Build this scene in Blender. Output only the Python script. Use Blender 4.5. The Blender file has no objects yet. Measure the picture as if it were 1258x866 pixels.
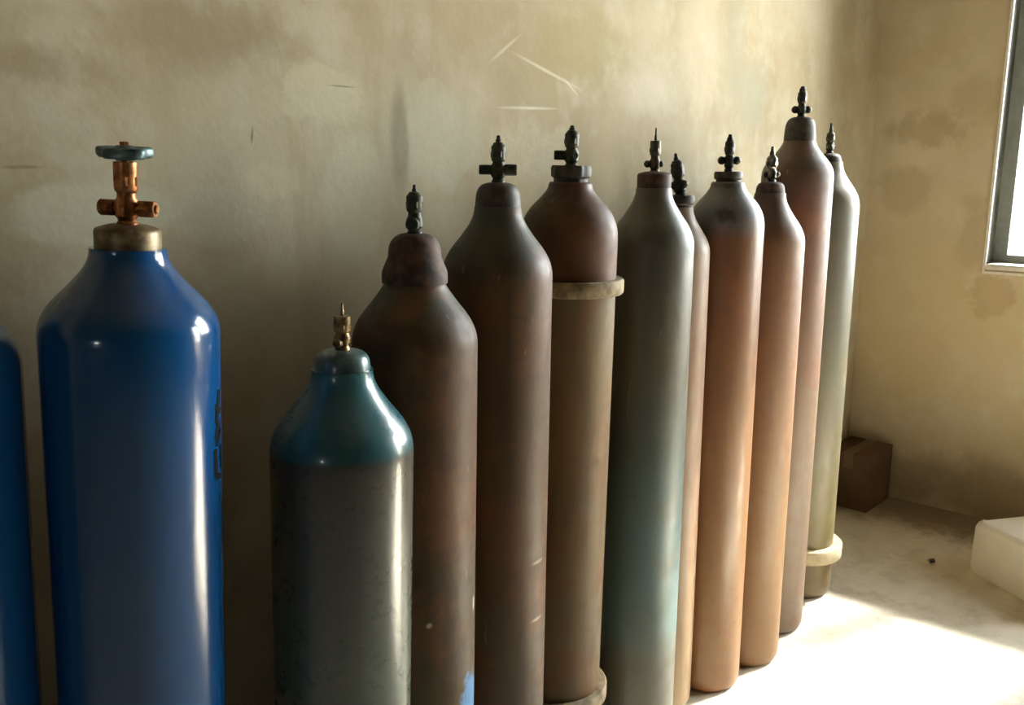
import bpy, bmesh, math, random
from mathutils import Vector, Matrix
random.seed(7)
S = bpy.context.scene
COL = S.collection
PI = math.pi

# ------------------------------------------------------------------ camera
cam_d = bpy.data.cameras.new('camera')
cam = bpy.data.objects.new('camera', cam_d); COL.objects.link(cam)
cam_d.sensor_width = 36.0
cam_d.lens = 1090.0 / 1258.0 * 36.0
cam_d.clip_start = 0.02
YAW, PIT = math.radians(40.5), math.radians(11.8)
cam.location = (0, 0, 1.55)
FWD = Vector((math.cos(YAW), math.sin(YAW), 0))
RGT = Vector((FWD.y, -FWD.x, 0))
look = FWD * math.cos(PIT) - Vector((0, 0, 1)) * math.sin(PIT)
cam.rotation_euler = look.to_track_quat('-Z', 'Y').to_euler()
S.camera = cam

# ------------------------------------------------------------------ world, sun, window portals, exposure
w = bpy.data.worlds.new('hazy_sky'); S.world = w; w.use_nodes = True
bg = w.node_tree.nodes['Background']
bg.inputs[0].default_value = (0.93, 0.98, 1.0, 1)
bg.inputs[1].default_value = 27.0
sun_d = bpy.data.lights.new('sun', 'SUN'); sun = bpy.data.objects.new('sun', sun_d); COL.objects.link(sun)
sun_d.energy = 110.0
sun_d.color = (1.0, 0.95, 0.88)
sun_d.angle = math.radians(7.0)
sun_dir = Vector((-1.0, math.tan(math.radians(24)), -1.10)).normalized()     # travel of the light
sun.rotation_euler = sun_dir.to_track_quat('-Z', 'Y').to_euler()
sun.location = (8, -1, 6)


def portal(name, loc, rot, sx, sy):
    d = bpy.data.lights.new(name, 'AREA'); d.shape = 'RECTANGLE'; d.size = sx; d.size_y = sy
    d.cycles.is_portal = True
    o = bpy.data.objects.new(name, d); o.location = loc; o.rotation_euler = rot; COL.objects.link(o)


portal('window_portal', (4.42, 0.34, 2.085), (0, math.radians(90), 0), 1.93, 1.18)
portal('window_portal', (4.42, -0.85, 1.525), (0, math.radians(90), 0), 2.05, .80)
portal('window_portal', (-5.38, -1.21, 1.725), (0, math.radians(-90), 0), 0.45, 0.42)
S.view_settings.view_transform = 'Standard'
S.view_settings.look = 'None'
S.view_settings.exposure = 0.54
S.view_settings.gamma = 1.0
S.view_settings.use_curve_mapping = False
S.cycles.use_denoising = True
S.cycles.max_bounces = 10
S.cycles.diffuse_bounces = 7
S.cycles.glossy_bounces = 4
S.cycles.caustics_reflective = False
S.cycles.caustics_refractive = False
S.cycles.sample_clamp_indirect = 6.0


# ------------------------------------------------------------------ material helpers
def lin(c):
    return tuple(((v / 255) / 12.92 if v / 255 <= .04045 else ((v / 255 + .055) / 1.055) ** 2.4) for v in c) + (1.0,)


class NT:
    """small helper around one material's node tree"""
    def __init__(self, name):
        self.m = bpy.data.materials.new(name); self.m.use_nodes = True
        self.t = self.m.node_tree; self.n = self.t.nodes; self.l = self.t.links
        self.b = self.n['Principled BSDF']
        self.co = self.n.new('ShaderNodeTexCoord').outputs['Object']

    def put(self, sock, v):
        if isinstance(v, bpy.types.NodeSocket): self.l.new(v, sock)
        else: sock.default_value = v

    def vm(self, op, a, b=None):
        n = self.n.new('ShaderNodeVectorMath'); n.operation = op
        self.put(n.inputs[0], a)
        if b is not None: self.put(n.inputs[1], b)
        return n.outputs['Value'] if op == 'LENGTH' else n.outputs['Vector']

    def ma(self, op, a, b=0.0):
        n = self.n.new('ShaderNodeMath'); n.operation = op
        self.put(n.inputs[0], a); self.put(n.inputs[1], b)
        return n.outputs[0]

    def noise(self, scale, detail=4, rough=.6, stretch=(1, 1, 1), off=(0, 0, 0)):
        mp = self.n.new('ShaderNodeMapping'); self.l.new(self.co, mp.inputs[0])
        mp.inputs['Scale'].default_value = stretch; mp.inputs['Location'].default_value = off
        n = self.n.new('ShaderNodeTexNoise'); self.l.new(mp.outputs[0], n.inputs['Vector'])
        n.inputs['Scale'].default_value = scale; n.inputs['Detail'].default_value = detail
        n.inputs['Roughness'].default_value = rough
        return n.outputs['Fac']

    def rng(self, v, a, b, c=0.0, d=1.0, smooth=True):
        n = self.n.new('ShaderNodeMapRange'); n.interpolation_type = 'SMOOTHSTEP' if smooth else 'LINEAR'
        self.put(n.inputs[0], v)
        for i, x in enumerate((a, b, c, d)): n.inputs[1 + i].default_value = x
        return n.outputs[0]

    def mix(self, f, a, b, blend='MIX'):
        n = self.n.new('ShaderNodeMix'); n.data_type = 'RGBA'; n.blend_type = blend
        self.put(n.inputs[0], f); self.put(n.inputs[6], a); self.put(n.inputs[7], b)
        return n.outputs[2]

    def ramp(self, v, stops):
        n = self.n.new('ShaderNodeValToRGB'); self.put(n.inputs[0], v)
        e = n.color_ramp.elements
        while len(e) < len(stops): e.new(0.5)
        for i, (p, c) in enumerate(stops):
            e[i].position = p; e[i].color = c
        return n.outputs[0]

    def patch(self, c, r, soft=.4, wob=.5, nz=None, rot=0.0):
        """ellipsoid mask around c with radii r; rot turns it in the XZ plane"""
        v = self.vm('SUBTRACT', self.co, c)
        if rot:
            mp = self.n.new('ShaderNodeMapping'); self.l.new(v, mp.inputs[0])
            mp.inputs['Rotation'].default_value = (0, rot, 0); v = mp.outputs[0]
        v = self.vm('MULTIPLY', v, tuple(0.0 if q is None else 1.0 / q for q in r))
        d = self.vm('LENGTH', v)
        if nz is not None and wob:
            d = self.ma('ADD', d, self.ma('MULTIPLY', self.ma('SUBTRACT', nz, .5), wob * 3.0))
        return self.rng(d, 1 + soft, max(0.0, 1 - soft))

    def bump(self, h, strength=.2, dist=.01):
        n = self.n.new('ShaderNodeBump'); n.inputs['Strength'].default_value = strength
        n.inputs['Distance'].default_value = dist
        self.l.new(h, n.inputs['Height']); self.l.new(n.outputs[0], self.b.inputs['Normal'])

    def done(self, col, rough=.6, metal=0.0, coat=0.0, spec=.5):
        self.put(self.b.inputs['Base Color'], col); self.put(self.b.inputs['Roughness'], rough)
        self.b.inputs['Metallic'].default_value = metal
        self.b.inputs['Coat Weight'].default_value = coat
        self.b.inputs['Coat Roughness'].default_value = .08
        self.b.inputs['Specular IOR Level'].default_value = spec
        return self.m


def simple(name, c, rough=.6, metal=0.0, var=.25, scale=20, dark=None, coat=0, bump=.1):
    t = NT(name)
    nz = t.noise(scale, 5)
    d = lin(dark) if dark else tuple(x * (1 - var) for x in lin(c)[:3]) + (1,)
    t.bump(nz, bump, .004)
    return t.done(t.mix(t.rng(nz, .35, .65), d, lin(c)), rough, metal, coat)


def wall_material(name, base, light, dark, patches):
    t = NT(name)
    big = t.noise(1.3, 5, .6, off=(3, 0, 1))
    mid = t.noise(4.5, 5, .65, off=(0, 2, 5))
    fine = t.noise(60, 3, .6)
    streak = t.noise(5, 4, .6, stretch=(1.6, 1.6, .25), off=(1, 1, 4))
    c = t.mix(t.rng(big, .35, .68), lin(dark), lin(base))
    c = t.mix(t.ma('MULTIPLY', t.rng(mid, .46, .68), .45), c, lin(light))
    c = t.mix(t.ma('MULTIPLY', t.rng(streak, .56, .70), .35), c, lin(dark))
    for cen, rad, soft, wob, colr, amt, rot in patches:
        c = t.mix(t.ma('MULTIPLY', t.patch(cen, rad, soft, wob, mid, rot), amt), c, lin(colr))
    c = t.mix(t.rng(fine, .3, .7, 0, .10), c, lin(dark))
    t.bump(t.ma('ADD', t.ma('MULTIPLY', mid, 1.0), t.ma('MULTIPLY', fine, .08)), .12, .03)
    return t.done(c, .9, 0, 0, .2)


LT, DK, GR = (186, 178, 150), (118, 100, 70), (162, 160, 132)
CHALK, INK = (232, 228, 208), (60, 48, 32)
back_patches = [
    ((.66, 0, 1.475), (.12, None, .055), .15, .6, (186, 184, 160), .7, 0), ((.89, 0, 1.47), (.09, None, .05), .18, .6, (186, 184, 160), .4, 0),
    ((.985, 0, 1.525), (.065, None, .028), .2, 1.2, (198, 190, 162), .4, 0),
    ((1.20, 0, 1.48), (.07, None, .13), .15, .5, (188, 186, 160), .7, 0), ((1.13, 0, 1.69), (.085, None, .06), .2, 1.3, (198, 192, 166), .55, 0),
    ((1.45, 0, 1.62), (.12, None, .10), .2, .7, (186, 184, 162), .5, 0),
    ((2.02, 0, 1.85), (.17, None, .10), .35, .7, (158, 146, 108), .65, 0),
    ((1.80, 0, 1.74), (.10, None, .06), .4, .9, (160, 148, 118), .5, 0),
    ((1.335, 0, 1.61), (.022, None, .09), .5, .6, (112, 104, 82), .55, 0),
    ((2.86, 0, 1.93), (.07, None, .25), .6, .8, (150, 148, 132), .5, 0),
    ((3.02, 0, 1.80), (.10, None, .12), .5, .8, (158, 158, 142), .5, 0),
    ((2.34, 0, 1.77), (.12, None, .05), .8, 1.2, (214, 206, 192), .35, 0),
    ((2.62, 0, 1.95), (.13, None, .16), .4, 1.3, (212, 202, 182), .3, 0),
    ((.90, 0, 1.78), (.16, None, .05), .6, .9, DK, .35, 0), ((.60, 0, 1.70), (.10, None, .03), .6, .9, DK, .3, 0),
    ((1.85, 0, 1.785), (.105, None, .0035), .8, .2, CHALK, .5, math.radians(-14)),
    ((1.94, 0, 1.757), (.032, None, .003), .8, .2, CHALK, .4, math.radians(-32)),
    ((1.68, 0, 1.828), (.05, None, .0035), .8, .2, CHALK, .35, math.radians(33)),
    ((1.77, 0, 1.694), (.085, None, .0032), .8, .2, CHALK, .55, math.radians(2)),
    ((.967, 0, 1.607), (.0022, None, .014), .6, .4, INK, .6, math.radians(-8)),
    ((1.18, 0, 1.708), (.028, None, .0014), .6, .3, INK, .55, 0),
    ((.56, 0, 1.55), (.028, None, .003), .5, .4, INK, .35, 0),
]
right_patches = [
    ((0, 1.22, 1.70), (None, .13, .09), .3, 1.0, (150, 132, 98), .55, 0),
    ((0, 1.30, 1.46), (None, .10, .10), .3, .9, (152, 134, 98), .4, 0),
    ((0, .90, 1.02), (None, .09, .09), .2, .9, (140, 118, 82), .6, 0),
    ((0, 1.00, 1.25), (None, .05, .20), .5, .9, (150, 132, 94), .4, 0),
    ((0, .95, 1.85), (None, .14, .10), .6, .9, (156, 138, 106), .35, 0),
    ((0, 1.20, .85), (None, .40, .35), .5, .4, (204, 182, 134), .4, 0),
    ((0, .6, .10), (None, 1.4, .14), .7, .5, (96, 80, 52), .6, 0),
]
M = {}
M['wall_back'] = wall_material('back_wall_plaster', (184, 174, 150), (194, 189, 172), (162, 147, 118), back_patches)
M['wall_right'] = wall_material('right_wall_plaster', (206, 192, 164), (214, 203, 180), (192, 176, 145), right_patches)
M['wall'] = wall_material('wall_plaster', (118, 104, 80), (130, 118, 94), (98, 84, 62), [])
M['ceiling'] = simple('ceiling_plaster', (138, 128, 108), .9, 0, .12, 3)

t = NT('concrete_floor')
a_, b_, c_ = t.noise(1.7, 6, .65), t.noise(9, 6, .7), t.noise(90, 3, .6)
cc = t.mix(t.rng(a_, .35, .65), lin((198, 190, 172)), lin((220, 213, 198)))
cc = t.mix(t.ma('MULTIPLY', t.rng(b_, .48, .66), .5), cc, lin((178, 167, 146)))
cc = t.mix(t.ma('MULTIPLY', t.patch((4.25, 1.0, 0), (.34, .9, None), .5, .5, b_), .8), cc, lin((96, 78, 52)))  # shade under the sill by the right wall, painted into the floor colour
t.bump(t.ma('ADD', b_, t.ma('MULTIPLY', c_, .15)), .3, .02)
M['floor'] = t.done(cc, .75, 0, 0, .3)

M['white_paint'] = simple('white_window_paint', (244, 238, 226), .5, 0, .12, 30)
M['frame_paint'] = simple('sash_frame_paint', (132, 136, 130), .45, 0, .15, 30)
t = NT('jamb_plaster')
nz = t.noise(9, 5); st = t.noise(6, 4, .6, stretch=(1, 3, .3))
c = t.mix(t.rng(nz, .4, .62), lin((84, 84, 76)), lin((112, 112, 104)))
c = t.mix(t.ma('MULTIPLY', t.rng(st, .5, .65), .6), c, lin((68, 66, 56)))
M['jamb'] = t.done(c, .8, 0, 0, .3)

g = bpy.data.materials.new('dusty_window_glass'); g.use_nodes = True
gt = g.node_tree; gt.nodes.clear()
o_ = gt.nodes.new('ShaderNodeOutputMaterial'); mx = gt.nodes.new('ShaderNodeMixShader')
tr = gt.nodes.new('ShaderNodeBsdfTransparent'); gl = gt.nodes.new('ShaderNodeBsdfGlossy')
fr = gt.nodes.new('ShaderNodeFresnel'); fr.inputs[0].default_value = 1.35
tr.inputs[0].default_value = (.92, .95, .94, 1); gl.inputs['Roughness'].default_value = .03
gt.links.new(fr.outputs[0], mx.inputs[0]); gt.links.new(tr.outputs[0], mx.inputs[1])
gt.links.new(gl.outputs[0], mx.inputs[2]); gt.links.new(mx.outputs[0], o_.inputs[0])
M['glass'] = g


# ------------------------------------------------------------------ mesh helpers
def mesh_obj(name, bm, mat, parent=None, smooth=True, loc=(0, 0, 0)):
    bmesh.ops.recalc_face_normals(bm, faces=bm.faces)
    me = bpy.data.meshes.new(name); bm.to_mesh(me); bm.free()
    if mat: me.materials.append(mat)
    if smooth:
        for p in me.polygons: p.use_smooth = True
    o = bpy.data.objects.new(name, me); COL.objects.link(o); o.location = loc
    if parent: o.parent = parent
    return o


def sharp(o, deg=40):
    """keep hard edges hard on a smooth-shaded mesh"""
    bm = bmesh.new(); bm.from_mesh(o.data)
    lim = math.radians(deg)
    for e in bm.edges:
        if len(e.link_faces) == 2 and e.calc_face_angle(0) > lim: e.smooth = False
    bm.to_mesh(o.data); bm.free()
    return o


def box(bm, a, b):
    r = bmesh.ops.create_cube(bm, size=1.0)
    ctr = [(a[i] + b[i]) / 2 for i in range(3)]; sz = [abs(b[i] - a[i]) for i in range(3)]
    for v in r['verts']:
        v.co = Vector((v.co.x * sz[0] + ctr[0], v.co.y * sz[1] + ctr[1], v.co.z * sz[2] + ctr[2]))
    return r['verts']


def lathe(bm, prof, n=64, mat=None, lobes=None):
    """revolve (r, z) points about Z; ends on the axis close; lobes(angle, r, z) -> r"""
    rings = []
    for r, z in prof:
        if r < 1e-6:
            rings.append([bm.verts.new((0, 0, z))])
        else:
            ring = []
            for i in range(n):
                a = 2 * PI * i / n
                rr = lobes(a, r, z) if lobes else r
                ring.append(bm.verts.new((rr * math.cos(a), rr * math.sin(a), z)))
            rings.append(ring)
    new = [v for r in rings for v in r]
    for p, q in zip(rings, rings[1:]):
        if len(p) == 1 and len(q) == 1: continue
        for i in range(n):
            j = (i + 1) % n
            if len(p) == 1: bm.faces.new((p[0], q[i], q[j]))
            elif len(q) == 1: bm.faces.new((p[i], q[0], p[j]))
            else: bm.faces.new((p[i], q[i], q[j], p[j]))
    if len(rings[0]) > 1: bm.faces.new(rings[0][::-1])
    if len(rings[-1]) > 1: bm.faces.new(rings[-1])
    if mat is not None: bmesh.ops.transform(bm, matrix=mat, verts=new)
    return new


def spline(pts, k=6):
    out = []
    P = [pts[0]] + list(pts) + [pts[-1]]
    for i in range(1, len(P) - 2):
        p0, p1, p2, p3 = P[i - 1], P[i], P[i + 1], P[i + 2]
        for s in range(k):
            u = s / k
            out.append(tuple(.5 * (2 * p1[j] + (p2[j] - p0[j]) * u + (2 * p0[j] - 5 * p1[j] + 4 * p2[j] - p3[j]) * u * u
                                   + (3 * p1[j] - p0[j] - 3 * p2[j] + p3[j]) * u ** 3) for j in (0, 1)))
    out.append(pts[-1])
    return out


def struct(o):
    o['kind'] = 'structure'; return o


def tag(o, label, cat, group=None):
    o['label'] = label; o['category'] = cat
    if group: o['group'] = group
    return o


# ------------------------------------------------------------------ room shell
X0, X1, Y0, Y1, H = -5.2, 4.24, -6.0, 1.455, 3.8
WT = .16                                           # wall thickness
WY0, WY1, WZ0, WZ1 = -.25, .93, 1.12, 3.05        # opening in the right wall

bm = bmesh.new(); box(bm, (X0 - WT, Y0 - WT, -.12), (X1 + WT, Y1 + WT, 0)); struct(mesh_obj('floor', bm, M['floor'], smooth=False))
bm = bmesh.new(); box(bm, (X0 - WT, Y0 - WT, H), (X1 + WT, Y1 + WT, H + .15)); struct(mesh_obj('ceiling', bm, M['ceiling'], smooth=False))
bm = bmesh.new(); box(bm, (X0 - WT, Y1, 0), (X1 + WT, Y1 + WT, H)); struct(mesh_obj('wall_back', bm, M['wall_back'], smooth=False))
bm = bmesh.new(); box(bm, (X0 - WT, Y0 - WT, 0), (X1 + WT, Y0, H)); struct(mesh_obj('wall_front', bm, M['wall'], smooth=False))


def wall_with_holes(name, xa, xb, holes, mat):
    """slab between xa and xb with rectangular openings (ya, yb, za, zb)"""
    bm = bmesh.new()
    ys = sorted({Y0, Y1, *[q for h in holes for q in h[:2]]}); zs = sorted({0, H, *[q for h in holes for q in h[2:]]})
    def solid(i, j):
        if not (0 <= i < len(ys) - 1 and 0 <= j < len(zs) - 1): return False
        y, z = (ys[i] + ys[i + 1]) / 2, (zs[j] + zs[j + 1]) / 2
        return not any(a < y < b and c < z < d for a, b, c, d in holes)
    def quad(*vs): bm.faces.new([bm.verts.new(v) for v in vs])
    for i in range(len(ys) - 1):
        for j in range(len(zs) - 1):
            if not solid(i, j): continue
            a, b, c, d = ys[i], ys[i + 1], zs[j], zs[j + 1]
            for x in (xa, xb): quad((x, a, c), (x, b, c), (x, b, d), (x, a, d))
            if not solid(i - 1, j): quad((xa, a, c), (xb, a, c), (xb, a, d), (xa, a, d))
            if not solid(i + 1, j): quad((xa, b, c), (xb, b, c), (xb, b, d), (xa, b, d))
            if not solid(i, j - 1): quad((xa, a, c), (xb, a, c), (xb, b, c), (xa, b, c))
            if not solid(i, j + 1): quad((xa, a, d), (xb, a, d), (xb, b, d), (xa, b, d))
    bmesh.ops.remove_doubles(bm, verts=bm.verts[:], dist=1e-5)
    return struct(mesh_obj(name, bm, mat, smooth=False))


DY0, DY1, DZ0, DZ1 = -1.25, -.45, .50, 2.55         # lower window beside it
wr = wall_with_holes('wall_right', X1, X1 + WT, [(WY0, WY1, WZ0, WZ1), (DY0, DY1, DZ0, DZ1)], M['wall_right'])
wr.data.materials.append(M['jamb'])
for p in wr.data.polygons:                          # the reveal of the opening is grey cement
    c = p.center
    if X1 + .01 < c.x < X1 + WT - .01 and WY0 - .01 < c.y < WY1 + .01 and WZ0 - .01 < c.z < WZ1 + .01: p.material_index = 1
LY0, LY1, LZ0, LZ1 = -1.42, -1.0, 1.5, 1.95              # opening in the left wall
wall_with_holes('wall_left', X0 - WT, X0, [(LY0, LY1, LZ0, LZ1)], M['wall'])


def frame_boxes(bm, xa, xb, ya, yb, za, zb, t_):
    box(bm, (xa, ya, za), (xb, yb, za + t_)); box(bm, (xa, ya, zb - t_), (xb, yb, zb))
    box(bm, (xa, ya, za + t_), (xb, ya + t_, zb - t_)); box(bm, (xa, yb - t_, za + t_), (xb, yb, zb - t_))


def window(name, xa, xb, ya, yb, za, zb, bars, bw=.044, fw=.045):
    bm = bmesh.new(); frame_boxes(bm, xa, xb, ya, yb, za, zb, fw)
    root = struct(mesh_obj(name, bm, M['frame_paint'], smooth=False))
    ys = [ya + fw] + bars + [yb - fw]
    for y in bars:
        bm = bmesh.new(); box(bm, (xa, y - bw / 2, za + fw), (xb, y + bw / 2, zb - fw))
        mesh_obj('mullion', bm, M['frame_paint'], root, smooth=False)
    xm = (xa + xb) / 2
    for y_a, y_b in zip(ys, ys[1:]):
        bm = bmesh.new()
        vs = [bm.verts.new(v) for v in ((xm, y_a, za + fw), (xm, y_b, za + fw), (xm, y_b, zb - fw), (xm, y_a, zb - fw))]
        bm.faces.new(vs); mesh_obj('pane', bm, M['glass'], root, smooth=False)
    return root


window('window_1', X1 + WT - .05, X1 + WT - .005, WY0, WY1, WZ0, WZ1, [.34], .05, .055)
window('window_2', X1 + WT - .05, X1 + WT - .005, DY0, DY1, DZ0, DZ1, [-.85], .05, .055)
window('window_3', X0 - WT + .02, X0 - WT + .06, LY0, LY1, LZ0, LZ1, [-1.21])
# thin white border round the opening, flush with the plaster, and its white sill board
bm = bmesh.new(); frame_boxes(bm, X1 - .012, X1 + .01, WY0 - .010, WY1 + .010, WZ0 - .020, WZ1 + .010, .0105)
struct(mesh_obj('trim_1', bm, M['white_paint'], smooth=False))
bm = bmesh.new(); box(bm, (X1 - .03, WY0, WZ0), (X1 + WT - .05, WY1, WZ0 + .022))
bmesh.ops.bevel(bm, geom=bm.edges[:], offset=.006, segments=2, affect='EDGES')
struct(mesh_obj('trim_2', bm, M['white_paint'], smooth=False))
# open yard beyond the windows
bm = bmesh.new(); bmesh.ops.create_grid(bm, x_segments=1, y_segments=1, size=60)
struct(mesh_obj('ground', bm, simple('yard_gravel', (150, 144, 128), .95, 0, .2, 2), smooth=False, loc=(0, 0, -.13)))


# ------------------------------------------------------------------ gas cylinders
def paint(name, stops, rust=(104, 62, 36), rust_amt=.4, rough=.5, coat=0.0, dirt=(40, 30, 20), dirt_amt=.3,
          marks=(), wob=.06, seed=0.0, dust=0.0, bump=.12, spec=.28, scr=.16, dusty=0.0):
    """weathered paint: colour zones by height on the shell, rust blotches, streaks, scratches and local marks"""
    t = NT(name)
    sep = t.n.new('ShaderNodeSeparateXYZ'); t.l.new(t.co, sep.inputs[0])
    of = (seed, seed * 1.7, seed * .6)
    n1 = t.noise(7, 5, .65, off=of); n2 = t.noise(26, 6, .7, off=of)
    st = t.noise(11, 5, .6, stretch=(1.5, 1.5, .16), off=of)
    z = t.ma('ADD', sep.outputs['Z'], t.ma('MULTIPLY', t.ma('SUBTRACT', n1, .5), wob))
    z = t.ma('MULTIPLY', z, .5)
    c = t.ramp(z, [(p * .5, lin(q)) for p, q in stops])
    c = t.mix(t.ma('MULTIPLY', t.rng(n1, .50, .62), rust_amt), c, lin(rust))
    c = t.mix(t.ma('MULTIPLY', t.rng(st, .50, .68), dirt_amt), c, lin(dirt))
    c = t.mix(t.ma('MULTIPLY', t.rng(n2, .60, .72), dirt_amt * .8), c, lin(dirt))
    sc = t.noise(30, 3, .5, stretch=(2, 2, .35), off=(of[1], of[0], 2))
    c = t.mix(t.ma('MULTIPLY', t.rng(sc, .70, .76), scr), c, lin((196, 184, 158)))
    for cen, rad, soft, colr, amt in marks:
        c = t.mix(t.ma('MULTIPLY', t.patch(cen, rad, soft, .7, n2), amt), c, lin(colr))
    t.bump(t.ma('ADD', n2, t.ma('MULTIPLY', n1, .4)), bump, .006)
    t.b.inputs['Sheen Weight'].default_value = dusty           # a film of pale dust
    t.b.inputs['Sheen Roughness'].default_value = .28
    t.b.inputs['Sheen Tint'].default_value = (1, .96, .88, 1)
    rv = 1.0 if rough > .35 else .2
    rg = t.rng(n2, .3, .7, rough - .08 * rv, rough + .12 * rv)
    return t.done(c, rg, 0, coat, spec)


R = .1095
ROUND = [(1, 0), (.992, .16), (.955, .36), (.87, .56), (.745, .74), (.62, .88), (.525, 1.0), (.465, 1.10), (.44, 1.20)]
SHOULDER = [(1, 0), (.988, .13), (.95, .27), (.875, .42), (.785, .55), (.69, .67), (.595, .80), (.515, .92), (.46, 1.03), (.432, 1.12), (.42, 1.20)]


def shell(r, z_sh, kh=1.0, shape=SHOULDER):
    """closed bottle outline: domed foot, straight wall, shoulder drawn in to the neck"""
    prof = [(0, .012), (r * .55, .004), (r * .8, .0), (r * .93, .006), (r * .985, .02), (r, .045)]
    n = 14
    prof += [(r, .045 + (z_sh - .045) * i / n) for i in range(1, n)]
    prof += [(a * r, z_sh + b * r * kh) for a, b in spline(shape, 4)]
    top = z_sh + 1.20 * r * kh
    prof += [(r * .42, top + .004), (0, top + .006)]
    return prof, top


def collar(kind, r, h):
    """neck ring outline from z=0 (buried in the neck) up to h"""
    if kind == 'straight':
        return [(0, -.012), (r, -.012), (r, h - .006), (r * .97, h - .002), (r * .88, h), (r * .55, h + .004), (0, h + .005)]
    if kind == 'dome':
        return spline([(r * 1.04, -.02), (r * 1.04, 0), (r * 1.0, h * .45), (r * .93, h * .72), (r * .76, h * .93), (r * .45, h * 1.03), (0.0, h * 1.05)], 4)
    if kind == 'flare':
        return spline([(r * 1.26, -.022), (r * 1.25, -.004), (r * 1.14, h * .16), (r * 1.03, h * .36), (r * 1.0, h * .56), (r * .93, h * .76), (r * .74, h * .94), (r * .45, h * 1.03), (0.0, h * 1.05)], 4)
    return [(r * 1.0, -.02), (r * 1.0, h * .3), (r * 1.16, h * .42), (r * 1.18, h * .85), (r * 1.1, h), (r * .8, h), (r * .66, h * .9), (0, h * .9)]


def hexprof(bm, r, z0, z1, mat=None, n=6):
    c = (z1 - z0) * .12
    return lathe(bm, [(0, z0), (r * .9, z0), (r, z0 + c), (r, z1 - c), (r * .9, z1), (0, z1)], n, mat)


def axis_mat(direction, at):
    return Matrix.Translation(at) @ Vector(direction).to_track_quat('Z', 'Y').to_matrix().to_4x4()


A_R = math.atan2(RGT.y, RGT.x)                       # direction across the row's view, for turning valves


def side_dir(a_deg):                                  # 0 = right, 90 = away, 180 = left, 270 = towards the viewer's side
    a = A_R + math.radians(a_deg)
    return Vector((math.cos(a), math.sin(a), 0))


def valve(root, z, mat, hb=.07, rb=.0105, outs=(), pin=.018, pin_r=.004, cap=.0, tilt=0.0, out_z=.022, waist=True, mats=None, wheel=None):
    """valve body turned on a lathe, hex section, side outlets, spindle, and a hand wheel when it has one"""
    mats = mats or {}
    bm = bmesh.new()
    p = [(0, -.012), (rb * .92, -.012), (rb * .92, .005), (rb * .76, .008)]
    p += [(rb * .80, .011), (rb * .98, .014), (rb * 1.0, out_z + .008), (rb * .80, out_z + .013)]
    p += [(rb * .78, hb * .52), (rb * .96, hb * .56), (rb * 1.0, hb * .60), (rb * 1.0, hb * .90)]
    p += [(rb * (1.0 if cap else .84), hb * .93), (rb * (.98 if cap else .66), hb * .985), (rb * .45, hb), (0, hb)]
    lathe(bm, p, 20)
    hexprof(bm, rb * 1.1, hb * .62, hb * .78)
    v = sharp(mesh_obj('valve', bm, mat, root, loc=(0, 0, z)), 35)
    if tilt: v.rotation_euler = (0, math.radians(tilt), A_R)
    for a, L, r, kind in outs:
        bm = bmesh.new()
        m = axis_mat(side_dir(a - (math.degrees(A_R) if tilt else 0)), (0, 0, out_z))
        if kind == 'hex':
            lathe(bm, [(0, 0), (r * .62, 0), (r * .62, L), (0, L)], 14, m)
            hexprof(bm, r, L * .45, L, m); lathe(bm, [(0, L), (r * .5, L), (r * .42, L + .003), (0, L + .003)], 14, m)
        elif kind == 'thread':
            q = [(0, 0), (r * .75, 0), (r * .75, L * .4)]
            k = 6
            for i in range(k):
                zz = L * .4 + L * .6 * i / k; q += [(r, zz + L * .03), (r * .9, zz + L * .08)]
            q += [(r * .85, L), (r * .5, L), (r * .45, L * .85), (0, L * .85)]
            lathe(bm, q, 18, m)
        elif kind == 'ball':
            lathe(bm, [(0, 0), (r * .68, 0), (r * .68, L - 1.6 * r)] + [(max(r * math.sin(i * PI / 8), 0 if i == 8 else .0005), L - r - r * math.cos(i * PI / 8)) for i in range(2, 9)], 16, m)
        else:
            lathe(bm, [(0, 0), (r * .9, 0), (r, L * .35), (r, L * .92), (r * .9, L), (r * .6, L), (r * .55, L * .8), (0, L * .8)], 18, m)
        sharp(mesh_obj('outlet', bm, mats.get('outlet', mat), v), 35)
    bm = bmesh.new()
    lathe(bm, [(0, hb - .004), (pin_r * 1.15, hb - .004), (pin_r * 1.1, hb + pin * .35), (pin_r * .8, hb + pin * .45), (pin_r * .7, hb + pin * .9), (pin_r * .3, hb + pin), (0, hb + pin)], 12)
    mesh_obj('spindle', bm, mats.get('spindle', mat), v)
    if wheel:
        rw, hw = wheel
        bm = bmesh.new()
        f = lambda a, r, z: r * (1 + .13 * math.cos(5 * a + 1.0)) if r > rw * .5 else r
        lathe(bm, [(0, 0), (rw * .35, -.003), (rw * .6, .002), (rw * .93, .0), (rw, .004), (rw, hw * .8), (rw * .93, hw), (rw * .7, hw * .82), (rw * .45, hw * .8), (rw * .3, hw * 1.15), (0, hw * 1.2)], 60, None, f)
        w_ = mesh_obj('hand_wheel', bm, mats['wheel'], v, loc=(0, 0, hb + .004))
        w_.rotation_euler = (math.radians(3), math.radians(-3), 0)
        bm = bmesh.new(); hexprof(bm, .006, hw * 1.05, hw * 1.05 + .006); mesh_obj('wheel_nut', bm, mats.get('spindle', mat), w_, smooth=False)
    return v


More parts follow.
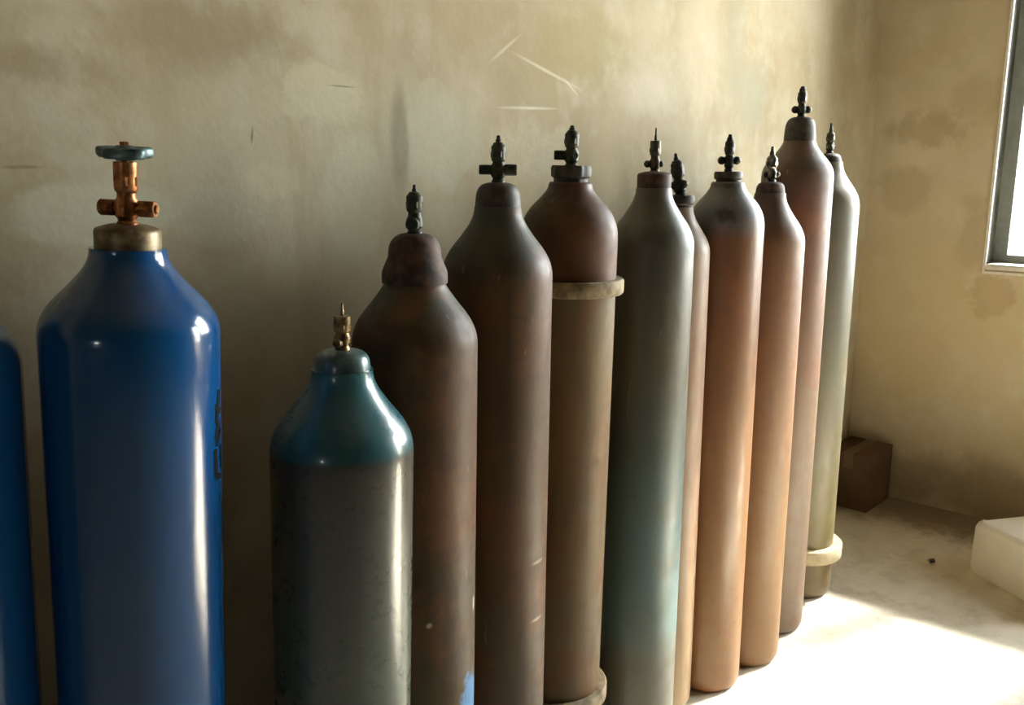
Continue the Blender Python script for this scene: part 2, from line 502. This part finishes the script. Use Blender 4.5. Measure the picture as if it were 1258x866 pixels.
M['brass'] = simple('copper_brass', (182, 122, 74), .38, .75, .4, 60, (110, 66, 36))
M['old_brass'] = simple('tarnished_brass', (150, 122, 74), .42, .6, .4, 60, (70, 50, 28))
M['verdigris'] = simple('dark_tarnished_valve', (62, 64, 42), .55, .3, .5, 70, (26, 24, 16))
M['black_valve'] = simple('blackened_valve', (48, 44, 36), .5, .35, .5, 70, (20, 18, 14))
M['worn_valve'] = simple('worn_steel_valve', (84, 76, 62), .45, .5, .5, 70, (34, 28, 20))
M['bright_valve'] = simple('rubbed_bright_valve', (140, 136, 122), .28, .85, .4, 50, (46, 40, 30))
M['wheel'] = simple('grey_green_hand_wheel', (104, 130, 134), .42, .35, .35, 50, (58, 76, 78))
M['neck_steel'] = simple('dull_neck_steel', (132, 116, 88), .42, .45, .35, 40, (84, 68, 46))
M['rust_neck'] = simple('rusted_neck_ring', (82, 54, 36), .7, .1, .45, 40, (38, 26, 18))
M['dark_neck'] = simple('dark_neck_ring', (66, 58, 48), .6, .1, .45, 40, (34, 28, 22))
M['purple_neck'] = simple('plum_brown_neck_ring', (92, 68, 60), .65, .1, .35, 40, (50, 36, 30))
M['teal_neck'] = simple('teal_neck_ring', (70, 100, 104), .3, 0, .3, 30, (44, 60, 62), coat=.3)
M['rubber'] = simple('dusty_beige_rubber', (150, 132, 102), .8, 0, .25, 30, (104, 88, 64))
M['pale_rubber'] = simple('pale_dusty_rubber', (206, 190, 156), .8, 0, .2, 30)
M['black_mark'] = simple('black_stencil_paint', (12, 15, 20), .85, 0, .3, 40)
M['black_mark'].node_tree.nodes['Principled BSDF'].inputs['Specular IOR Level'].default_value = .1
ROW = 'steel gas cylinders standing along the plaster wall'


def cylinder(label, xy, z_top, mat, r=R, kh=1.0, col_h=.045, col_r=.40, col_kind='dome', col_mat=None, lean=0.0, rings=(), ring_mat=None, ragged=0.0, shape=SHOULDER):
    """Empty at the foot; body, neck_ring, rubber_ring parts; z_top is the top of the neck ring"""
    root = bpy.data.objects.new('gas_cylinder', None); COL.objects.link(root)
    root.empty_display_size = .1
    tag(root, label, 'gas cylinder', ROW)
    a = math.radians(lean)
    root.location = (xy[0], xy[1], r * .8 * math.sin(abs(a)))
    axis = FWD                                       # lean to the viewer's right is a turn about the horizontal view line
    root.rotation_mode = 'QUATERNION'
    root.rotation_quaternion = Matrix.Rotation(a, 3, axis).to_quaternion()
    z_sh = z_top - col_h - 1.20 * r * kh
    prof, top = shell(r, z_sh, kh, shape)
    bm = bmesh.new(); lathe(bm, prof, 80)
    sharp(mesh_obj('body', bm, mat, root), 60)
    bm = bmesh.new()
    rnd = random.Random(int(z_top * 1000))
    ph = [rnd.uniform(0, 6.28) for _ in range(4)]
    lob = None
    if ragged:
        lob = lambda an, rr, zz: rr * (1 + ragged * (math.sin(5 * an + ph[0]) + math.sin(9 * an + ph[1]) + .7 * math.sin(14 * an + ph[2]))) if zz > 0 else rr
    lathe(bm, collar(col_kind, col_r * r, col_h), 48, None, lob)
    sharp(mesh_obj('neck_ring', bm, col_mat, root, loc=(0, 0, top)), 45)
    for zr, hr, out in rings:
        bm = bmesh.new()
        ri, ro = r * .985, r + out
        q = [(ri, zr - hr / 2), (ro - .004, zr - hr / 2), (ro, zr - hr / 2 + .004), (ro, zr + hr / 2 - .004), (ro - .004, zr + hr / 2), (ri, zr + hr / 2)]
        rr_ = []
        n = 80
        for rad, zz in q:
            rr_.append([bm.verts.new((rad * math.cos(2 * PI * i / n), rad * math.sin(2 * PI * i / n), zz)) for i in range(n)])
        for p_, q_ in zip(rr_, rr_[1:] + rr_[:1]):
            for i in range(n):
                j = (i + 1) % n
                bm.faces.new((p_[i], p_[j], q_[j], q_[i]))
        sharp(mesh_obj('rubber_ring', bm, ring_mat, root), 45)
    return root, z_top


def stencil(root, r, strokes, mat):
    """short painted strokes that follow the curve of the shell"""
    bm = bmesh.new()
    for a0, z0, a1, z1, wd in strokes:
        n = 6
        prev = None
        for i in range(n + 1):
            u = i / n
            a = math.radians(a0 + (a1 - a0) * u) + A_R; z = z0 + (z1 - z0) * u
            dz, da = a1 - a0, 0
            k = math.hypot((a1 - a0) * r * PI / 180, z1 - z0) or 1
            na, nz = -(z1 - z0) / k * wd / r, (a1 - a0) * r * PI / 180 / k * wd
            pair = []
            for s in (-1, 1):
                aa, zz = a + s * na, z + s * nz
                pair.append(bm.verts.new(((r + .0008) * math.cos(aa), (r + .0008) * math.sin(aa), zz)))
            if prev: bm.faces.new((prev[0], prev[1], pair[1], pair[0]))
            prev = pair
    o = mesh_obj('stencil_mark', bm, mat, root); o['label'] = 'black stencilled marks'
    return o


blue = [(0, (8, 60, 108)), (.9, (9, 64, 114)), (1.6, (10, 68, 120))]
M['blue1'] = paint('blue_gloss_enamel', blue, (8, 50, 96), .08, .17, .25, (10, 44, 88), .03, seed=1, bump=.02, scr=0, spec=.5)
M['blue2'] = paint('blue_gloss_enamel_far', [(0, (24, 86, 154)), (1.6, (28, 92, 162))], (18, 70, 132), .08, .17, .25, (16, 60, 116), .03, seed=2, bump=.02, scr=0, spec=.5)

# 1 blue, cut by the left edge
o, z = cylinder('glossy blue gas cylinder cut off by the left edge of the photo', (.278, 1.267), 1.45, M['blue2'], kh=.8, col_h=.03, col_r=.37, col_kind='straight', col_mat=M['neck_steel'], lean=3.2)
valve(o, z, M['brass'], hb=.078, rb=.0125, outs=((180, .031, .0095, 'thread'), (0, .034, .0105, 'hex')), mats={'wheel': M['wheel']}, wheel=(.029, .013), cap=1)
# 2 blue with the hand wheel
o, z = cylinder('glossy blue gas cylinder with a brass valve and a grey-green hand wheel', (.495, 1.162), 1.473, M['blue1'], kh=.80, col_h=.030, col_r=.365, col_kind='straight', col_mat=M['neck_steel'], lean=2.95)
valve(o, z, M['brass'], hb=.082, rb=.0145, out_z=.024, outs=((180, .034, .0105, 'thread'), (0, .036, .0115, 'hex')), mats={'wheel': M['wheel']}, wheel=(.031, .013), cap=1)
stencil(o, R, [(4, 1.265, -3, 1.222, .005), (-5, 1.246, 7, 1.234, .004), (2, 1.222, -5, 1.200, .005), (7, 1.210, -4, 1.192, .004), (-5, 1.188, -5, 1.150, .005), (6, 1.188, 6, 1.155, .004), (-5, 1.150, 6, 1.144, .004)], M['black_mark'])
# 3 short, teal shoulder
M['teal'] = paint('teal_shoulder_grey_body', [(0, (77, 85, 73)), (.75, (70, 77, 66)), (1.110, (61, 57, 47)), (1.128, (56, 56, 48)), (1.134, (35, 83, 91)), (1.6, (43, 94, 103))],
                  (60, 62, 52), .14, .28, .35, (52, 56, 48), .10, wob=.012, seed=3, bump=.04, scr=.1, spec=.5)
o, z = cylinder('short gas cylinder with a glossy teal shoulder above a dull grey body', (.803, 1.082), 1.277, M['teal'], kh=.95, col_h=.032, col_r=.38, col_mat=M['teal_neck'], lean=2.0)
valve(o, z - .001, M['old_brass'], hb=.054, rb=.0125, outs=((250, .017, .0070, 'plain'), (20, .012, .005, 'plain')), pin=.019, pin_r=.0026, cap=1, out_z=.014)
# 4
M['c4'] = paint('grey_shoulder_rust_body', [(0, (73, 55, 36)), (.62, (79, 62, 39)), (.80, (69, 55, 36)), (.95, (83, 56, 33)), (1.27, (75, 54, 34)), (1.33, (69, 68, 54)), (1.6, (73, 73, 62))],
                (116, 70, 38), .45, .5, 0, (44, 32, 20), .4, seed=4,
                marks=[((.040, -.101, .585), (.030, .03, .05), .25, (72, 126, 172), .85), ((.0533, -.0957, .7673), (.0035, .01, .013), .4, (206, 192, 160), .9), ((-.057, -.0935, .7648), (.005, .01, .005), .4, (190, 180, 156), .9)])
o, z = cylinder('rusty brown cylinder with a grey-green shoulder and flaked blue paint near its foot', (1.033, 1.135), 1.436, M['c4'], kh=.98, col_h=.060, col_r=.41, col_kind='flare', col_mat=M['rust_neck'], lean=1.04)
valve(o, z, M['verdigris'], hb=.072, rb=.0140, outs=((262, .019, .0115, 'plain'),), pin=.012, pin_r=.004, out_z=.018)
# 5
M['c5'] = paint('green_grey_dome_brown_body', [(0, (87, 74, 62)), (.55, (82, 67, 52)), (.75, (83, 61, 39)), (1.28, (77, 59, 39)), (1.38, (66, 62, 49)), (1.46, (69, 69, 58)), (1.6, (54, 48, 38))],
                (112, 68, 40), .4, .5, 0, (48, 34, 24), .38, seed=5.3,
                marks=[((.0104, -.109, .76), (.016, .012, .0035), .6, (200, 186, 158), .5), ((.0116, -.109, .6325), (.018, .012, .003), .6, (200, 186, 158), .5)])
o, z = cylinder('brown cylinder with a dark green-grey dome and a cross-shaped valve', (1.302, 1.173), 1.518, M['c5'], kh=1.0, col_h=.048, col_r=.395, col_mat=M['dark_neck'], lean=.73)
valve(o, z, M['verdigris'], hb=.078, rb=.0140, outs=((180, .037, .0095, 'plain'), (0, .036, .0110, 'plain')), pin=.013, pin_r=.0052, out_z=.026)
# 6 two rubber rings
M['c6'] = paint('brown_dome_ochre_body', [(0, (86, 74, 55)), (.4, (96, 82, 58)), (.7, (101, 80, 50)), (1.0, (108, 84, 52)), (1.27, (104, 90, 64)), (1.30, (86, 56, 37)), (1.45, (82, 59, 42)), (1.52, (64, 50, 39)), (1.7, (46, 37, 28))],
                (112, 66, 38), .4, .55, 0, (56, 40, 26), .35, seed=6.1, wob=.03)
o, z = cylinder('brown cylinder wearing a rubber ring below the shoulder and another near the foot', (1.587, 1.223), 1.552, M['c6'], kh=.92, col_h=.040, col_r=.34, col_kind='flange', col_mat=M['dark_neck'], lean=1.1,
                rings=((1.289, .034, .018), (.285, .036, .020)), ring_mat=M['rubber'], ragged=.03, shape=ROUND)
valve(o, z - .004, M['verdigris'], hb=.080, rb=.0155, outs=((182, .038, .0105, 'plain'), (300, .016, .008, 'plain')), pin=.010, pin_r=.0065, out_z=.026)
# 7 grey to teal
M['c7'] = paint('grey_green_to_teal_body', [(0, (92, 88, 76)), (.27, (96, 94, 82)), (.36, (90, 114, 113)), (.62, (80, 104, 103)), (.85, (70, 81, 74)), (1.08, (80, 74, 60)), (1.15, (74, 69, 55)), (1.36, (64, 62, 52)), (1.42, (81, 81, 70)), (1.48, (70, 60, 50)), (1.6, (56, 46, 37))],
                (96, 84, 64), .3, .42, 0, (46, 44, 36), .3, spec=.65, dusty=.2, seed=7.7)
o, z = cylinder('grey-green cylinder fading to teal near the foot, with a tall thin spindle', (1.908, 1.181), 1.535, M['c7'], r=.104, kh=1.12, col_h=.040, col_r=.40, col_kind='straight', col_mat=M['rust_neck'], lean=.3)
valve(o, z, M['worn_valve'], hb=.078, rb=.0130, outs=((180, .027, .009, 'ball'), (0, .022, .008, 'ball')), pin=.030, pin_r=.0030, out_z=.022, cap=1)
# 8 behind, between
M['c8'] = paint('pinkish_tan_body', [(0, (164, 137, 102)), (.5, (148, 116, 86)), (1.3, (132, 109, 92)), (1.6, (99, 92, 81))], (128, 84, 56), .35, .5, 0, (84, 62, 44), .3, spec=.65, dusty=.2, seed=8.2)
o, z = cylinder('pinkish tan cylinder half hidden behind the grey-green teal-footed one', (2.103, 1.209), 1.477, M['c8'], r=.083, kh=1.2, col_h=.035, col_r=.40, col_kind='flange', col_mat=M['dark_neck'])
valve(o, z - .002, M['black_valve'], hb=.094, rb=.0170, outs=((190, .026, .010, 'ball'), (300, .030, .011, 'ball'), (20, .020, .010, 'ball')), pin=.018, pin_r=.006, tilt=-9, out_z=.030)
# 9 blue-grey shoulder, orange body
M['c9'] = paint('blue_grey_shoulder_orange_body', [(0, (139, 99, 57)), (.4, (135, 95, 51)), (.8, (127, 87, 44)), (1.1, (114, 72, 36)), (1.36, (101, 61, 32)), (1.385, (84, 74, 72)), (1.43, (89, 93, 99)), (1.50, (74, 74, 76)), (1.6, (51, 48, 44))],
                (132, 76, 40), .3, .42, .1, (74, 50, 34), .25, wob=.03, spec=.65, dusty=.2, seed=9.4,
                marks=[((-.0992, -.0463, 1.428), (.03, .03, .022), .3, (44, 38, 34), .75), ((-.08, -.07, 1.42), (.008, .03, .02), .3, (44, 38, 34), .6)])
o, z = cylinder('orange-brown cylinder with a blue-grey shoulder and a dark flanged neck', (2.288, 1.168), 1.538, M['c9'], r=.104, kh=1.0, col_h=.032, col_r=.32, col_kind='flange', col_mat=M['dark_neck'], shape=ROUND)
valve(o, z, M['black_valve'], hb=.086, rb=.0135, outs=((180, .032, .0115, 'ball'), (0, .032, .0115, 'ball')), pin=.014, pin_r=.0075, out_z=.030)
# 10 slim ochre
M['c10'] = paint('ochre_brown_body', [(0, (134, 99, 59)), (.5, (129, 94, 53)), (1.0, (114, 75, 42)), (1.32, (105, 70, 42)), (1.42, (79, 57, 46)), (1.6, (74, 53, 46))], (132, 84, 46), .3, .5, 0, (84, 58, 38), .25, spec=.65, dusty=.2, seed=10.8)
o, z = cylinder('ochre-brown cylinder with a plum neck ring and a rubbed bright valve', (2.50, 1.14), 1.507, M['c10'], r=.107, kh=1.12, col_h=.036, col_r=.38, col_mat=M['purple_neck'])
valve(o, z, M['bright_valve'], hb=.076, rb=.0160, outs=((180, .024, .010, 'ball'), (0, .026, .010, 'ball')), pin=.026, pin_r=.0070, out_z=.022, mats={'outlet': M['worn_valve']})
# 11 tallest
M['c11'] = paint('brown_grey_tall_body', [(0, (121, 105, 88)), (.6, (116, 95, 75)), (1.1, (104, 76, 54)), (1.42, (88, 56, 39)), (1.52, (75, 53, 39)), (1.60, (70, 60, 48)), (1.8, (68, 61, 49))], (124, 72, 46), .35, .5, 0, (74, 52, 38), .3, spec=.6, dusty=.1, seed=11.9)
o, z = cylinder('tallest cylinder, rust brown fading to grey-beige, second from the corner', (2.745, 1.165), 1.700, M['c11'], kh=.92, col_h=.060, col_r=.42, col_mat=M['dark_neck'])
valve(o, z, M['black_valve'], hb=.082, rb=.0135, outs=((180, .031, .0115, 'ball'), (0, .031, .0115, 'ball'), (270, .022, .009, 'ball'), (90, .022, .009, 'ball')), pin=.012, pin_r=.0090, out_z=.024)
# 12 last
M['c12'] = paint('grey_green_and_yellow_body', [(0, (103, 85, 54)), (.17, (108, 92, 56)), (.30, (113, 103, 61)), (.62, (100, 95, 71)), (1.0, (87, 85, 71)), (1.4, (79, 80, 72)), (1.6, (84, 85, 77))], (118, 96, 60), .3, .42, 0, (80, 68, 48), .25, spec=.65, dusty=.12, seed=12.4)
o, z = cylinder('grey-green cylinder with a yellowed foot and a pale ring, nearest the room corner', (3.06, 1.19), 1.595, M['c12'], kh=1.12, col_h=.032, col_r=.36, col_mat=M['dark_neck'], rings=((.172, .05, .032),), ring_mat=M['pale_rubber'])
valve(o, z, M['verdigris'], hb=.072, rb=.0135, outs=((250, .018, .010, 'ball'), (20, .018, .009, 'ball')), pin=.030, pin_r=.0055, out_z=.024)

# ------------------------------------------------------------------ things on the floor
# worn white block: rounded, slightly irregular
e1, e2 = Vector((-.56, -.83, 0)).normalized(), Vector((.80, -.60, 0)).normalized()
P0 = Vector((3.635, .752, 0))
L1, L2, HB = .48, .36, .21
bm = bmesh.new()
rn = random.Random(3)

outline = []                                        # worn rounded rectangle, counter-clockwise in (u, v)
for cu, cv, a0 in ((L1, L2, 0), (0, L2, 90), (0, 0, 180), (L1, 0, 270)):
    rc = .035
    for k in range(5):
        a = math.radians(a0 + 90 * k / 4)
        outline.append((cu + (-rc if cu else rc) + rc * math.cos(a), cv + (-rc if cv else rc) + rc * math.sin(a)))
levels = [(0.004, 0), (0.0, .02), (0.0, .07), (0.001, .13), (0.002, HB - .028), (.007, HB - .012), (.020, HB - .002), (.034, HB)]
rings = []
for ins, z in levels:
    ring = []
    for u, v in outline:
        du, dv = u - L1 / 2, v - L2 / 2
        uu = L1 / 2 + du * (1 - 2 * ins / L1); vv = L2 / 2 + dv * (1 - 2 * ins / L2)
        jit = Vector((rn.uniform(-1, 1), rn.uniform(-1, 1), 0)) * (.002 if z > .01 else 0)
        dz = rn.uniform(-.003, .003) if z > HB - .03 else 0
        ring.append(bm.verts.new(P0 + e1 * uu + e2 * vv + jit + Vector((0, 0, z + dz))))
    rings.append(ring)
for p_, q_ in zip(rings, rings[1:]):
    for k in range(len(p_)):
        kk = (k + 1) % len(p_)
        bm.faces.new((p_[k], p_[kk], q_[kk], q_[k]))
bm.faces.new(rings[0][::-1])
ctr = bm.verts.new(P0 + e1 * L1 / 2 + e2 * L2 / 2 + Vector((0, 0, HB + .006)))
for k in range(len(outline)): bm.faces.new((rings[-1][k], rings[-1][(k + 1) % len(outline)], ctr))
o = mesh_obj('white_block', bm, simple('whitewashed_block', (240, 236, 224), .85, 0, .06, 12, bump=.25))
sharp(o, 30)
tag(o, 'worn white plaster block lying on the floor below the window', 'block')

# brown carton in the corner: walls, folded flaps and a strip of tape
card = simple('damp_brown_cardboard', (96, 72, 48), .85, 0, .3, 8, bump=.1)
tape = simple('pale_packing_tape', (112, 90, 62), .5, 0, .15, 10)
root = bpy.data.objects.new('cardboard_box', None); COL.objects.link(root)
root.location = (4.095, 1.345, 0); root.rotation_euler = (0, 0, math.radians(-3))
tag(root, 'dark brown cardboard box standing in the far corner behind the cylinders', 'box')
wx, wy, hz = .26, .20, .262
bm = bmesh.new()
for a, b in (((-wx / 2, -wy / 2, 0), (wx / 2, -wy / 2 + .006, hz)), ((-wx / 2, wy / 2 - .006, 0), (wx / 2, wy / 2, hz)),
             ((-wx / 2, -wy / 2 + .006, 0), (-wx / 2 + .006, wy / 2 - .006, hz)), ((wx / 2 - .006, -wy / 2 + .006, 0), (wx / 2, wy / 2 - .006, hz)),
             ((-wx / 2 + .006, -wy / 2 + .006, 0), (wx / 2 - .006, wy / 2 - .006, .006))):
    box(bm, a, b)
mesh_obj('carton', bm, card, root, smooth=False)
for s in (-1, 1):
    bm = bmesh.new(); box(bm, (-wx / 2, min(s * wy / 2, s * .004), hz), (wx / 2, max(s * wy / 2, s * .004), hz + .006))
    f_ = mesh_obj('flap', bm, card, root, smooth=False); f_.location.z = 0
bm = bmesh.new(); box(bm, (-wx / 2 - .001, -.022, hz + .006), (wx / 2 + .001, .022, hz + .007)); box(bm, (wx / 2, -.022, hz - .07), (wx / 2 + .001, .022, hz + .006)); box(bm, (-wx / 2 - .001, -.022, hz - .07), (-wx / 2, .022, hz + .006))
mesh_obj('tape_strip', bm, tape, root, smooth=False)

# a dark crumb of rubble on the dusty floor
bm = bmesh.new(); bmesh.ops.create_icosphere(bm, subdivisions=2, radius=.011)
rn = random.Random(5)
for v in bm.verts:
    v.co *= rn.uniform(.75, 1.15); v.co.z *= .55; v.co.x *= 1.5
zmin = min(v.co.z for v in bm.verts)
for v in bm.verts: v.co.z -= zmin
o = mesh_obj('rubble_crumb', bm, simple('dark_rubble', (96, 80, 60), .9, 0, .3, 60), smooth=False, loc=(3.615, .87, 0))
tag(o, 'small dark crumb of rubble on the bare floor left of the white block', 'rubble')
